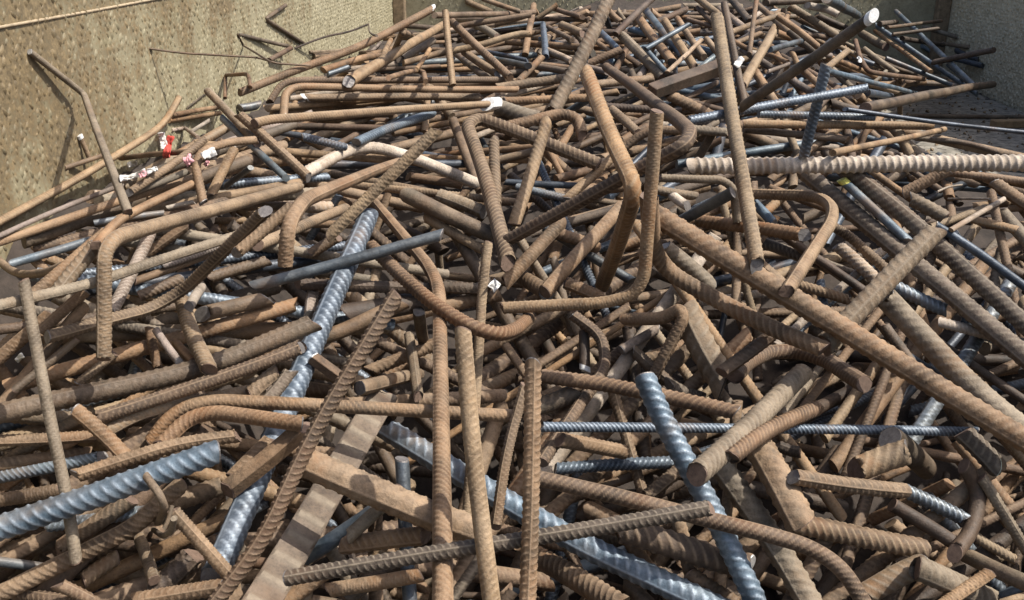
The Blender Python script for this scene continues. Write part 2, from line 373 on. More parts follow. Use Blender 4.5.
# chequered plate lying in the right far corner
PLZ = CAMZ - 0.575
tp = empty('floor_plate', (1.15, 2.9, PLZ)); tag(tp, 'dusty dark patterned steel plate lying in the far right corner', 'plate')
m = MB(); m.box((0.0, -0.1, -0.006), (0.70, 1.9, 0.012)); o = m.build('sheet', M_PLATE, tp, 0.002)
m = MB(); m.box((0.0, -0.1, -PLZ/2-0.012), (0.50, 1.5, PLZ-0.03)); o = m.build('support_box', M_PLATE, tp)
k = 0
P_l = MB()
nu, nv = 16, 44
iu, iv = np.meshgrid(np.arange(nu), np.arange(nv), indexing='ij'); 
for a_, b_ in zip(iu.ravel(), iv.ravel()):
    ang = 0.7 if (a_ + b_) % 2 else -0.7
    R_ = np.array([[math.cos(ang), -math.sin(ang), 0], [math.sin(ang), math.cos(ang), 0], [0, 0, 1]])
    P_l.box((-0.32 + a_ * 0.042, -1.0 + b_ * 0.042, 0.0006), (0.024, 0.007, 0.0010), R_)
o = P_l.build('raised_lugs', M_PLATE, tp); o['kind'] = 'stuff'

# ------------------------------------------------------------------ the heap's bed: a mound below the bars
def smooth(a, b, x):
    t = np.clip((x - a) / (b - a), 0, 1); return t * t * (3 - 2 * t)
YK = np.array([-0.6, 0.5, 0.75, 0.95, 1.125, 1.355, 1.73, 2.46, 3.1, 3.75, 4.2]); ZK = np.array([-0.94, -0.92, -0.85, -0.75, -0.65, -0.53, -0.39, -0.275, -0.205, -0.145, -0.135])
def bed(X, Y):
    z = np.interp(Y, YK, ZK)
    z = z - 0.14 * smooth(0.25, -0.35, X) * smooth(2.3, 3.4, Y)
    zl = np.interp(Y, [0.4, 0.7, 0.87, 1.0, 1.13, 1.5, 3.0], [-0.70, -0.47, -0.345, -0.265, -0.22, -0.215, -0.26])
    lw = smooth(0.38, 0.0, X - XL)                     # climbs to the left wall
    z = z + lw * (np.maximum(z, zl) - z)
    rf = smooth(0.72, 1.12, X) * smooth(1.9, 2.6, Y)   # falls away to the plate
    z = z + rf * smooth(3.72, 3.30, Y) * (-0.66 - z)
    cr = smooth(0.70, 1.40, X) * smooth(3.2, 3.6, Y); z = z + cr * (-0.43 - z)   # rods heaped in the far corner
    return np.maximum(z + CAMZ - 0.14, 0.03)
def base_w(px, py):
    D = ray(px, py); n = D.shape[0]; t = np.full(n, 9.0); done = np.zeros(n, bool)
    tt = 0.25
    while tt < 6.0:
        P = CAM + D * tt
        hit = (P[:, 2] < bed(P[:, 0], P[:, 1])) | (P[:, 0] < XL) | (P[:, 0] > XR) | (P[:, 1] > YB) | ((P[:, 2] < PLZ) & (P[:, 0] > 0.82) & (P[:, 1] > 2.2))
        new = hit & ~done; t[new] = tt; done |= hit
        if done.all(): break
        tt *= 1.006
    return 1 / t
GX0, GY0, GS = -140, -70, 2.0
NX, NY = 652, 400
gx, gy = np.meshgrid(GX0 + 4.0 * np.arange(NX // 2 + 1), GY0 + 4.0 * np.arange(NY // 2 + 1))
b4 = base_w(gx.ravel(), gy.ravel()).reshape(gx.shape)
BUF = np.zeros((NY, NX))
BUF[0::2, 0::2] = b4[:-1, :-1]; BUF[1::2, 0::2] = (b4[:-1, :-1] + b4[1:, :-1]) / 2
BUF[0::2, 1::2] = (b4[:-1, :-1] + b4[:-1, 1:]) / 2; BUF[1::2, 1::2] = (b4[:-1, :-1] + b4[1:, 1:]) / 2
BASE = BUF.copy()
def look(px, py, A=None):
    A = BUF if A is None else A
    i = np.clip(((py - GY0) / GS).round().astype(int), 0, NY - 1); j = np.clip(((px - GX0) / GS).round().astype(int), 0, NX - 1)
    return A[i, j]
def dense2(pts, step=2.0):
    out = [np.array(pts[0], float)]; 
    for a, b in zip(pts[:-1], pts[1:]):
        a = np.array(a, float); b = np.array(b, float); k = max(1, int(np.linalg.norm(b - a) / step))
        for q in range(1, k + 1): out.append(a + (b - a) * q / k)
    return np.array(out)
def chord_dev(pts):
    p = np.array(pts, float); d = p[-1] - p[0]; L = np.linalg.norm(d); nrm = np.array([-d[1], d[0]]) / L
    return np.abs((p - p[0]) @ nrm).max() / L
def settle(pts, wpx, tilt=None, flat=False):
    """lay a bar, seen along the picture line pts, on what is already there: returns inverse depth at each of pts"""
    p = dense2(pts); d = np.gradient(p, axis=0); d /= np.linalg.norm(d, axis=1)[:, None] + 1e-9; nrm = np.stack([-d[:, 1], d[:, 0]], 1)
    need = np.zeros(len(p))
    for o in (-0.85, -0.45, 0, 0.45, 0.85):
        k = wpx / (2 * FPX) * math.sqrt(1 - o * o) * 0.93
        q = p + nrm * (o * wpx / 2)
        need = np.maximum(need, look(q[:, 0], q[:, 1]) / (1 - k))
    P = np.array(pts, float)
    if len(pts) == 2 or chord_dev(pts) < 0.10:
        ax = P[-1] - P[0]; L = np.linalg.norm(ax); ax /= L
        s = (p - P[0]) @ ax; q = L / 2
        if tilt is not None:                            # sticks up out of the tangle at this depth ratio
            f = 1 + (1 / tilt - 1) * s / L; w0 = (need / f).max()
            return w0 * (1 + (1 / tilt - 1) * ((P - P[0]) @ ax) / L), None
        nb = look(P[[0, -1], 0], P[[0, -1], 1], BASE); mb = (0.3 if flat else 0.55) * (nb[1] - nb[0]) / L      # slope of the heap itself
        fl = (need[-8:].mean() - need[:8].mean()) / max(s[-1] - s[0], 1e-6)
        ms = np.concatenate([np.linspace(-1, 1, 81) * 0.9 / L + mb, [mb, fl]])
        aa = (need[None, :] - ms[:, None] * s[None, :]).max(1)
        k = int((aa + ms * q + (0.38 if flat else 0.22) * np.abs(ms - mb) * L).argmin())
        return aa[k] + ms[k] * ((P - P[0]) @ ax), None
    c = p.mean(0); X = np.c_[p - c, np.ones(len(p))]
    coef = np.linalg.lstsq(X, need, rcond=None)[0]
    ext = np.abs(p - c).max()
    tri = []
    for a in (0.5, 2.6, 4.7):
        q = np.array([math.cos(a), math.sin(a)]) * ext * 1.6
        tri.append((q[0], q[1], coef[0]*q[0] + coef[1]*q[1] + coef[2] - 0.02))
    pl = None
    for it in range(200):
        A = np.array([[t[0], t[1], 1] for t in tri]); pl = np.linalg.solve(A, [t[2] for t in tri])
        viol = need - X @ pl; i = int(viol.argmax())
        if viol[i] < 1e-6: break
        new = (X[i, 0], X[i, 1], need[i]); best = None
        for k in range(3):
            t2 = list(tri); t2[k] = new
            A = np.array([[t[0] for t in t2], [t[1] for t in t2], [1, 1, 1]])
            if abs(np.linalg.det(A)) < 1e-6: continue
            bc = np.linalg.solve(A, [0, 0, 1])
            if best is None or bc.min() > best[0]: best = (bc.min(), t2)
        if best is None: break
        tri = best[1]
    viol = (need - X @ pl).max()
    if viol > 0: pl[2] += viol
    return np.c_[P - c, np.ones(len(P))] @ pl, None
def stamp(P3, r):
    """write a finished bar into the depth buffer"""
    x, y, t = project(P3)
    q = dense2(list(zip(x, y)), 1.2)
    s0 = np.concatenate([[0], np.cumsum(np.hypot(np.diff(x), np.diff(y)))]); sq = np.concatenate([[0], np.cumsum(np.linalg.norm(np.diff(q, axis=0), axis=1))])
    w = np.interp(sq, s0 * sq[-1] / max(s0[-1], 1e-9), 1 / t)
    d = np.gradient(q, axis=0); d /= np.linalg.norm(d, axis=1)[:, None] + 1e-9; nrm = np.stack([-d[:, 1], d[:, 0]], 1)
    hw = r * FPX * w
    for o in np.linspace(-0.97, 0.97, max(5, int(hw.max() * 1.6) | 1)):
        z = 1 / w - r * math.sqrt(1 - o * o)
        pp = q + nrm * (o * hw)[:, None]
        i = ((pp[:, 1] - GY0) / GS).round().astype(int); j = ((pp[:, 0] - GX0) / GS).round().astype(int)
        ok = (i >= 0) & (i < NY) & (j >= 0) & (j < NX)
        np.maximum.at(BUF, (i[ok], j[ok]), 1 / z[ok])
# visible bed mesh
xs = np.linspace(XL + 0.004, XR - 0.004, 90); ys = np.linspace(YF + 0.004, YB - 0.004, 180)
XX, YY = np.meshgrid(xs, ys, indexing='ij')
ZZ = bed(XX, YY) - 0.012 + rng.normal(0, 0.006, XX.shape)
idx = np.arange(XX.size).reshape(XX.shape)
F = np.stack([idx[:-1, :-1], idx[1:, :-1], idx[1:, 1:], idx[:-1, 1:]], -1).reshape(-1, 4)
o = mesh_np('gap_shade_bed', np.stack([XX, YY, ZZ], -1).reshape(-1, 3), F, M_BED)
tag(o, 'dirt mound under the scrap bars, coloured dark for the shade in the gaps', 'dirt', kind='stuff')

# ------------------------------------------------------------------ buried filler bars: too many to count, one mass per colour
def inside_heap(px, py):
    ax = np.array([-140, 0, 165, 270, 395, 450, 860, 905, 925, 985, 1000, 1024, 1150]); ay = np.array([250, 228, 130, 68, 28, 8, 4, 20, 34, 62, 150, 150, 165])
    return py > np.interp(px, ax, ay) and not (px > 900 and 86 < py < 154)
FILL = {}
def add_fill(mat, V, F, caps, rib, seed):
    d = FILL.setdefault(mat, dict(V=[], Q=[], T=[], rib=[], seed=[], n=0))
    d['V'].append(V); d['Q'].append(F + d['n']); d['T'].append(caps + d['n']); d['rib'].append(rib); d['seed'].append(np.full(len(V), seed)); d['n'] += len(V)
def fill(count, ysel, dmin, dmax, lmin, lmax, mats, xsel=(XL + 0.03, XR - 0.05), azm=(0.5, 0.35), paz=0.6):
    made = 0; tries = 0
    while made < count and tries < count * 18:
        tries += 1
        X = rng.uniform(*xsel); Y = rng.uniform(*ysel)
        az = rng.uniform(0, math.pi) if rng.random() < paz else rng.normal(*azm)
        L = rng.uniform(lmin, lmax); d = np.array([math.cos(az), math.sin(az)])
        e0 = np.array([X, Y]) - d * L / 2; e1 = np.array([X, Y]) + d * L / 2
        if min(e0[0], e1[0]) < XL + 0.02 or max(e0[0], e1[0]) > XR - 0.02 or max(e0[1], e1[1]) > YB - 0.1 or min(e0[1], e1[1]) < 0.45: continue
        ends = [np.array([*q, float(bed(q[0], q[1]))]) for q in (e0, e1)]
        x, y, t = project(np.array(ends))
        if not (inside_heap(x[0], y[0]) and inside_heap(x[1], y[1])): continue
        if np.hypot(x[1]-x[0], y[1]-y[0]) < 12: continue
        dia = rng.uniform(dmin, dmax); wpx = dia * FPX / t.mean()
        pts = [(x[0], y[0]), (x[1], y[1])]
        w, _ = settle(pts, wpx)
        if w.max() > 1.22 * (1 / t).max() or w.min() < 0.12: continue
        P = point(x, y, 1 / w); r = dia / 2
        stamp(P, r)
        near = t.mean() < 1.9; sd_ = rng.random()
        style = rng.choice(['x', 'c', 'x', 's']) if near else 's'
        V, F, caps, rib, _ = sweep(P, r, style, 10 if near else 8, (1.1 * r / 4 if style != 's' else r * 1.5), sd_)
        add_fill(rng.choice(list(mats)), V, F, caps, rib, sd_)
        made += 1
    return made
cd = fill(420, (0.6, 1.7), 0.008, 0.018, 0.05, 0.14, 'rrrdgtddkd')
c0 = fill(170, (0.6, 1.35), 0.010, 0.019, 0.12, 0.40, 'rrrdgtrrdk')
c1 = fill(380, (0.6, 1.8), 0.010, 0.020, 0.16, 0.62, 'rrrdgtrrdk')
c2 = fill(560, (1.4, 4.0), 0.011, 0.020, 0.14, 0.65, 'rrrtgtrpdbk')
cr = fill(70, (1.5, 2.6), 0.011, 0.019, 0.12, 0.45, 'rrrtgtrgdk', (0.7, XR - 0.05))
c3 = fill(200, (2.2, 4.05), 0.012, 0.020, 0.10, 0.35, 'rrrtgtrpdbk')
cl = fill(200, (0.8, 2.0), 0.010, 0.020, 0.12, 0.6, 'rrrtgtrgdk', (XL + 0.03, XL + 0.55), (0.75, 0.3), 0.3)

# ------------------------------------------------------------------ the bars one can pick out
BARS = """
# level frame width material style : points : label
6 F 17 p n@1.0 : 692,166 1042,163 : long pale threaded bar lying level across the right side
8 F 15 t x : 717,17 757,264 : steep tan ribbed bar standing across the pale threaded bar
8 F 18 t x : 587,74 612,140 632,183 632,198 617,249 602,286 : tan bar with a slight knee, ribbed lower end, at the heap's centre
7.7 F 15 r x : 606,67 680,121 691,133 685,146 660,158 510,239 : rusty bar folded back in a sharp hook right of centre
8 F 19 r x : 649,198 652,249 667,272 698,291 770,328 823,349 : thick rusty bar bent near its top, running down to the right
7 F 25 r X : 657,216 770,287 900,364 1036,447 : heavy rusty bar with long ridge slanting to the right edge
6.6 F 23 g x : 934,232 848,321 826,344 : short thick grey bar end pointing up to the right
8.3 F 14 t x : 657,112 649,212 644,278 634,294 606,303 503,308 : L-shaped tan bar with its long foot lying level at the centre
8 F 15 o c : 371,246 407,281 438,307 471,327 498,335 514,331 528,319 : pitted orange bar curving upward like a hook at the centre
7 F 16 t x : 598,164 515,131 480,118 467,124 484,173 508,262 : tan bar bent at an acute angle, grey lower end
8 F 13 t x@1.0 : 436,131 330,235 : straight tan bar slanting above the dark blue rod
8.2 F 13 k s : 255,286 441,235 : smooth dark blue rod lying across the thick blue bar
4.5 F 25 b x : 368,217 214,577 : thick shiny blue-grey bar running steeply down to the left
7.5 F 17 r X : 396,295 313,432 264,540 214,604 : long rusty bar slanting down left from the centre to the bottom edge
7 F 17 r x : 372,200 430,267 440,288 441,450 443,612 : rusty bar kinked under the dark blue rod then dropping straight down
8 F 19 t x : 463,332 471,430 493,612 : tan ribbed bar dropping to the bottom edge, right of the kinked one
6 F 11 t x : 488,244 482,290 474,420 467,520 : narrow tan upright bar with a white tag near its top
8 F 18 r x : 533,366 531,460 527,612 : rusty square-topped bar dropping straight to the bottom edge, rightmost upright
7 F 12 t x : 525,386 507,450 496,525 : short tan upright bar leaning beside the square-topped one
5 F 11 b c : 542,427 700,427 976,432 : long thin blue ribbed rod lying level right of centre
7 F 24 b c : 645,378 663,420 716,514 755,600 : fat twisted blue bar with rounded head right of centre
6.2 C3 13 r x : 450,155 600,155 668,118 680,150 565,380 : rusty bar with dark bent leg reaching the fat blue bar's head
7.2 F 16 r x : 537,478 624,498 690,515 764,533 809,546 842,567 866,606 : rusty bar curling over at the lower right
7.6 F 17 g x : 288,578 432,554 540,537 709,508 : long grey-brown bar lying nearly level along the bottom
5 F 27 b X : 388,430 500,497 585,548 742,620 : big blue-grey ribbed bar slanting under the uprights to the bottom edge
5 F 38 g f : 384,395 320,502 252,618 : broad flat-looking dark ribbed bar at the bottom, left of centre
6 F 32 r X : 303,461 432,515 478,532 : thick blunt rusty bar lying over the broad dark one
7 F 27 b c : -70,551 216,452 : large blue ribbed bar entering from the left edge
6.8 F 12 g x : 24,282 53,430 66,490 76,560 : thin grey upright bar near the left edge
6 F 18 r x : -12,600 132,528 159,504 180,486 : rusty bar rising from the lower left corner into a wire tie
6.5 F 15 r x : 173,511 232,578 : short rusty bar slanting down from the wire tie
6.5 F 15 r x : 78,475 180,444 236,436 : rusty bar lying just above the large blue ribbed one
6 F 14 o x : 150,442 166,420 185,407 215,401 300,405 516,416 : long orange bar bent at its left end, lying level left of centre
6.4 F 16 o x : 162,444 188,418 215,412 301,424 : shorter orange bar bent like the one above it
5 F 22 d x : -20,418 80,395 203,369 311,324 : thick dark brown bar rising gently from the left edge
6 F 15 r x : 96,418 178,392 262,363 300,348 : ribbed rusty bar lying just below the thick dark brown one
5 F 14 g x : 105,432 142,412 183,404 262,388 : greyish bent bar below the ribbed rusty one, left
7 F 15 g x : 104,358 104,252 115,238 150,227 298,187 : grey-brown bar with its end hooked straight down at the left
7.2 F 15 r x : 285,266 288,224 303,201 331,188 399,162 : rusty bar bent down at its left end, left of centre
6 F 13 p x : 304,174 344,151 369,145 407,155 475,183 : pale arched bar left of centre
7 A2 8.5 r x : 112,462 120,365 165,342 600,350 1030,352 : rusty hooked bar with white cut end in the upper left
6 A2 8 r x : 195,385 875,382 : level rusty bar between two longer ones in the upper left
7.2 A2 9.5 t x : 0,485 60,470 945,408 : long tan bar ending at the white block
6 F 17 g c : 496,106 540,119 : thick coarse-ribbed stub beside the white block
5 A2 7.5 r x : 60,400 110,320 200,315 1010,315 : rusty bar bent at its left end, above the hooked one
6 A2 8 r x : -60,365 180,270 400,190 700,35 : rusty ribbed bar rising to the white-capped end at the top
7 A2 9.5 t x : 370,320 745,95 : tan bar slanting up to the right, upper left
8 A2 7.5 t x : 750,45 762,180 778,335 : slim upright tan bar near the top
7.5 A2 8 r x : 775,85 1005,305 : slim rusty bar slanting down right beside the slim upright
6 A2 10 k c : 400,560 540,500 695,448 : dark blue ribbed rod in the upper left
6.4 A2 8.5 b c : 190,540 355,580 : short blue ribbed rod lying left of the dark blue one
7 F 8 b s : 222,118 286,178 : smooth shiny blue rod slanting down right in the upper left
7 A1 9 g x : 820,360 880,420 1010,560 : greyish bar slanting down right at the heap's left crest
7 F 11 t x : 240,115 308,177 : tan bar with grey cut end, beside the smooth blue rod
6 F 18 d s : 409,196 489,234 : stout dark brown bar end lying below the pale arched bar
6 A3 15 g c@0.95 : 400,-30 170,440 : broad saw-ribbed bar slanting up to the top edge
7 A3 16 d q : 560,360 830,262 : dark square beam behind the steep tan bar
8 F 12 d s@0.88 : 742,107 873,16 : dark brown bar with white end at the upper right
7 F 10 b c : 688,121 867,88 : blue ribbed rod under the dark brown white-ended bar
6.5 F 11 b c@1.05 : 826,66 804,156 : light blue ribbed rod standing steeply at the upper right
6.2 A4 7 t x : 245,270 330,200 : short tan bar above the light blue rod
5 A4 5.5 k s : 440,100 840,370 : slim dark blue rod slanting down right by the far corner
6 A4 5.5 b s : 520,45 830,340 : slim blue rod topmost in the far right corner
4 A4 5.5 k s : 480,230 740,335 : short dark blue rod under the far corner rods
7 A4 6.5 d s : 670,245 905,197 : dark bar pointing at the right wall
6 A4 11 d s : 400,425 600,385 760,352 900,332 : thick brown bar lying at the edge of the floor plate
6 A4 5.5 o s : 360,160 378,230 410,283 530,300 630,312 : thin orange bar bent at the upper right
5 A4 5.5 b s : 250,280 600,368 : thin blue rod left of the brown floor bar
5 A4 6.5 g s : 390,190 520,285 : grey rod end near the white-ended bar
5 A4 7.5 b s : 405,365 500,378 : short blue end under the blue ribbed rod
5.5 A4 8 k c : -20,450 430,462 : dark blue ribbed rod lying level at the right
7 A4 5 k s : 320,430 660,482 1050,524 : slim dark blue rod reaching the right edge
5 A4 4.5 d s : 570,455 1050,462 : thin dark rod lying level on the floor plate
5 A4 9 t s : -80,488 650,496 : tan bar lying level above the pale threaded bar
6 A4 7.5 t s : 270,602 450,565 620,530 712,508 : tan bar tilted over the level tan one
4 A4 8 g s : -80,510 330,550 : grey-brown bar left of the tilted tan one
5 A4 6 d s : 600,545 800,560 920,600 : dark bar at the front edge of the floor plate
7 F 14 t x : 750,194 815,196 832,206 832,222 787,291 : tan bar bent like an elbow under the pale threaded bar
6 F 9 g s : 660,178 722,179 734,188 737,222 : thin grey bar bent down at its right end
6 B3 13 k s : 645,335 875,207 : grey steel bar under the thin bent one
5 F 14 o c : 698,221 803,235 : orange pitted bar stub crossing behind the steep tan bar
5 F 21 g X : 805,172 906,257 1035,365 : thick ribbed bar running down to the right edge
6 F 10 b s : 842,180 908,241 : blue rod with yellow tip at the right
4.5 F 19 g x : 846,168 920,226 1035,334 : grey-brown bar behind the thick ribbed one
6 F 10 b s : 937,226 972,249 1035,294 : blue rod running off the right edge
6 F 6 p s : 951,230 1004,199 : thin shiny rod pointing up right near the right edge
5 F 13 r x : 904,193 944,172 : rusty stub under the pale threaded bar at the right
4 F 9 r x : 945,172 1036,183 : rusty bar just below the threaded bar at the right edge
5 F 14 r x : 996,184 1040,213 : rusty bar end at the right edge
5 F 15 g c : 912,200 944,217 : silvery grooved stub at the right
4 F 9 t x : 975,220 1016,230 : short tan bar near the right edge
5 F 11 t x : 832,226 850,236 890,273 : tan bar bent beside the elbow bar
4.5 F 14 p c : 838,246 878,282 : pale flaking bar stub left of the grey bar end
4 F 14 b c : 890,284 945,310 : blue-grey ribbed bar right of the grey bar end
5 F 25 g x : 886,298 965,382 1034,438 : wide pale pitted bar above the heavy ridged bar
4 F 14 r x : 756,262 792,293 : rusty stub behind the elbow bar's foot
6 F 18 r x : 735,376 748,362 770,353 795,352 825,360 864,384 : rusty bar arched over the dark hollow at the right
7 F 24 g c : 697,474 750,424 803,372 : thick grey ribbed bar rising right beside the fat blue bar
7 F 17 o c : 732,456 764,433 817,408 : orange ribbed stub right of the thick grey one
6 F 33 r x : 752,437 801,523 : stout rusty bar with dark cut end facing forward at the lower right
5 F 27 g X : 714,456 770,535 815,612 : wide grey ribbed bar beside the stout rusty one
5 F 30 g s : 686,312 724,384 : stout bar with black round end in the hollow right of centre
6 F 15 d x : 722,372 772,335 : brown bar crossing the hollow's right side
5.5 F 16 o c : 541,376 600,383 735,412 : rusty bar lying just above the thin blue ribbed rod
4 F 14 r x : 573,315 602,336 606,368 582,400 542,462 : rusty bent bar in the dark centre hollow
3 F 12 d s : 584,330 585,370 : short upright bar with white tip in the centre hollow
4 F 11 p s : 622,350 658,329 : pale stub in the hollow right of centre
4 F 12 t x : 612,388 643,494 : tan bar crossing under the thin blue rod
4 F 13 k c : 556,469 674,462 : dark steel rod lying level below the thin blue rod
5 F 15 t x : 646,497 684,466 : tan stub left of the fat blue bar
5.5 F 28 r c : 620,529 748,567 : thick rusty bar with pale end near the bottom
5 F 24 r c : 535,556 620,606 : rough rusty bar at the bottom edge, right of the uprights
4 F 16 k s : 402,460 411,612 : shiny steel bar standing at the bottom left of the kinked bar
4 F 18 k s : 305,558 376,510 : dark blue rod under the broad dark bar
3 F 20 d x : 345,598 400,560 : dark stub at the bottom edge
5 F 13 b c : -20,481 100,457 : blue ribbed rod near the left edge
5 F 13 r x : -20,441 95,436 : level rusty bar near the left edge
6 F 16 r x : 77,411 124,455 : rusty stub slanting onto the blue rod
4 F 11 b s : -20,559 46,568 : bright blue rod end at the lower left
5 F 13 b c : 48,526 140,512 : blue-white ribbed rod under the large blue bar
5 F 16 t c : 84,580 116,558 : tan stub at the lower left
5 F 13 g x : 140,540 154,580 : grey stub under the wire tie
6 F 18 r x : 140,600 222,587 : rusty bar at the bottom edge, left
4 F 24 d x : 158,590 192,556 : brown block end at the bottom left
6 F 20 r q : 228,490 304,428 : rusty squared bar below the bent orange bars
5 F 16 r x : 234,476 270,440 : rusty stub behind the squared bar
5 F 14 r x : -16,372 48,316 : rusty bar rising from the left edge
5 F 12 r x : 40,332 85,292 : short rusty bar right of the thin grey upright
6 F 14 t x : 48,337 110,319 150,309 185,289 264,212 : tan bar bent upward, passing behind the hooked grey one
5.8 F 12 g x : -16,309 97,282 152,262 264,227 : long greyish bar crossing to the left edge
5.5 F 12 p x : 112,312 151,232 : pale upright stub behind the hooked grey-brown bar
4 F 12 d c : 140,296 180,279 : dark ribbed bar in the left hollow
4 F 10 o c : 150,329 158,368 : orange short bar standing in the left hollow
4.2 F 9 p s : 156,330 179,362 : pale short stick in the left hollow
4 F 9 o s : 176,343 193,361 : orange stub right of the pale short stick
5 F 16 g c : 182,300 193,336 209,369 : forked greyish bar end standing over the dark brown bar
5.2 F 11 p s : 201,288 189,307 : pale stub on the forked bar
4 F 17 d s : 203,314 266,299 : dark bar in the shadow behind the thick blue bar
4 F 10 t x : 80,382 114,354 : tan stub above the thick dark brown bar
4 F 9 d x : 16,389 76,340 : dark thin bar at the left
5 F 9.5 r s : -16,247 117,201 198,177 : long thin rusty bar from the left edge
6 F 8.5 t s : -16,230 84,176 140,141 164,124 179,98 : long tan bar with upturned end against the wall
5.5 F 6 p s : -16,243 51,212 122,185 : pale thin stick at the left edge
6 F 10 r s : 96,245 117,221 152,203 200,180 : rusty bent bar below the leaning one
6 F 8.5 t s : 130,192 178,160 205,139 : tan bar rising right past the rags
7 F 9.5 r c : 203,202 195,165 202,151 228,142 256,140 : rusty bar hooked down beside the rags
6 F 10 t x : 212,193 235,148 : tan stub right of the hooked rusty one
8 F 8.5 g s : 30,52 66,80 84,94 104,150 128,212 : bent grey-brown bar leaning up against the left wall
6 F 5.5 d s : 64,168 104,155 : dark short rod by the left wall
5 F 5.5 g s : 80,136 90,160 : grey stick with white tip by the left wall
4 F 9.5 b s : 14,263 91,240 : light blue rod near the left edge
5 F 9.5 r s : -8,254 15,276 50,272 68,264 : rusty bar curled at the left edge
5 F 13 r s : 36,292 104,234 : rusty bar slanting up behind the thin grey upright
5 F 16 g s : 58,292 96,245 : grey bar beside the hooked grey-brown one
4 F 7 b s : 94,223 163,213 : thin blue rod under the left crest
5 F 11 r s : 149,253 184,228 : rusty stub left of the hooked bar's arm
4 F 9 d s : 136,281 213,253 : dark thin bar below the long greyish one
4 F 9 p c : 163,265 218,246 : pale ribbed short bar left
4 F 12 d c : 209,278 266,261 : dark rusty bar left of the dark blue rod
6 F 13 r c : 238,252 292,206 : coarse-ribbed rusty bar by the left bend
5 F 12 r c : 258,245 346,208 : ribbed rusty bar passing under the bent one
6 F 12 d x : 312,253 336,238 : dark stub end above the dark blue rod
4 F 15 g x : 438,195 483,212 : grey stub under the stout dark brown bar
4 F 10 t x : 426,218 483,250 : tan bar below the stout dark brown bar
6 F 12 t c : 494,142 496,205 : tan upright stub right of the acute bend
7 F 14 t c : 546,124 540,142 514,224 : tan ribbed bar slanting down left at the centre
4 F 13 p x : 313,292 310,315 : pale stub behind the thick blue bar
6 F 13 r q : 313,358 343,380 : square bar end with white face beside the thick blue bar
4 F 17 d s : 262,352 331,336 400,304 : dark brown bar behind the slanting rusty one
5 F 12 r x : 252,368 302,347 : rusty stub left of the thick blue bar
3 F 24 d s : 348,314 442,298 : dark pipe in the shade at the centre
4 F 13 d x : 300,284 435,289 : brown bar passing under the curved orange one
4 F 13 d x : 443,287 486,289 : brown stub right of the kinked bar
6 F 11 g s : 409,336 418,396 : grey peg standing left of the kinked bar
5 F 14 r x : 360,388 419,374 : rusty bar under the grey peg
4 F 14 r x : 372,370 434,345 : rusty bar behind the grey peg
3 F 12 d x : 419,312 424,346 : brown upright in the shade
5 F 16 r x : 250,395 276,372 : rusty end by the shiny blue bar
5 F 14 g x : 266,402 290,372 : grey end by the shiny blue bar
5 A3 8.5 b s : 525,30 680,222 : blue-grey bar in the parallel bundle near the top
5 A3 11 g s : 440,140 600,300 : brown-grey bar leftmost of the parallel bundle
4.5 A3 10 r s : 505,70 640,245 : rusty bar in the parallel bundle
5 A3 9 t s : 610,85 725,265 : tan bar in the parallel bundle
4.8 A3 7.5 r s : 660,75 765,225 : rusty bar rightmost of the parallel bundle
7 A3 5.5 b s : 535,192 705,95 : thin blue rod lying across the parallel bundle
6 A3 5.5 b s : 528,185 622,292 : thin blue rod along the parallel bundle
7 A3 5 p s : 618,285 690,220 755,155 : pale twig-like rod crossing the parallel bundle
5 A3 7.5 b s : 355,125 435,205 : blue stub left of the parallel bundle
7 A3 7.5 d s : 415,135 570,-15 : dark slim bar rising to the top edge
6 A3 8 t s : 730,-15 835,70 : tan bar end at the top edge
7 A3 8.5 d x : 845,20 880,220 925,410 : dark slim ribbed bar right beside the steep tan one
6 A3 10 t s : 915,340 1035,125 : tan bar slanting up right of the steep tan one
6 A3 6.5 t s : 875,125 1060,60 : thin tan rod near the top
6 A3 5.5 t s : 972,-10 943,215 : thin upright rod near the top
5.5 A3 8 d s : 860,-15 945,85 : dark rod at the top edge
5 A3 7.5 p s : 150,200 245,242 : pale blue stub near the top
4 A3 7.5 r s : -10,165 285,186 : rusty level bar near the top
4 A3 7.5 t s : -60,95 110,45 : tan bar near the top
6 A3 7.5 r s : 92,25 60,215 : rusty upright stub near the top
5 A3 6.5 k c : 130,95 140,225 : dark ribbed upright stub near the top
5 A3 5.5 t s : 95,75 310,77 : thin tan level rod near the top
4 A3 7.5 g s : -20,238 225,282 : grey bar left of the saw-ribbed one
5 A3 7.5 r s : 28,325 125,225 : rusty stub left of the saw-ribbed bar
5 A3 10 r c : -40,345 205,310 : ribbed rusty bar left of the saw-ribbed one
4.5 A3 8.5 r x : -20,398 305,385 : level rusty bar under the saw-ribbed one
5 A3 8.5 r c : 310,250 440,195 : ribbed rusty stub right of the saw-ribbed bar
5 A3 6.5 p s : 290,262 385,285 : pale stub above the kneed tan bar
4 A3 8.5 r c : 310,335 560,310 : ribbed bar behind the kneed tan bar
4 A3 8.5 d c : 375,420 575,432 : dark ribbed bar behind the folded one
5 A3 10 r x : 405,435 505,525 : rusty stub under the folded bar
5 A3 9.5 r x : 440,590 520,525 590,512 700,515 : rusty bar arched behind the upright tan L
4 A3 9.5 g x : 715,508 860,522 : grey bar below the blue ribbed rod
4.5 A3 12 r c : 630,375 785,452 : ribbed rusty bar below the dark square beam
6 A3 12 r x : -40,505 100,475 200,450 265,465 285,530 : rusty bar bent down at its right end, upper centre
5 F 7.5 k s : 505,182 582,186 : dark level rod left of the kneed bar
5 F 8.5 b c : 518,187 568,199 : blue ribbed stub under the folded bar
4 F 13 r c : 551,231 596,247 : rusty stub in the centre
6 F 16 r x : 545,292 580,252 622,206 : rusty bar slanting down left from the kneed bar
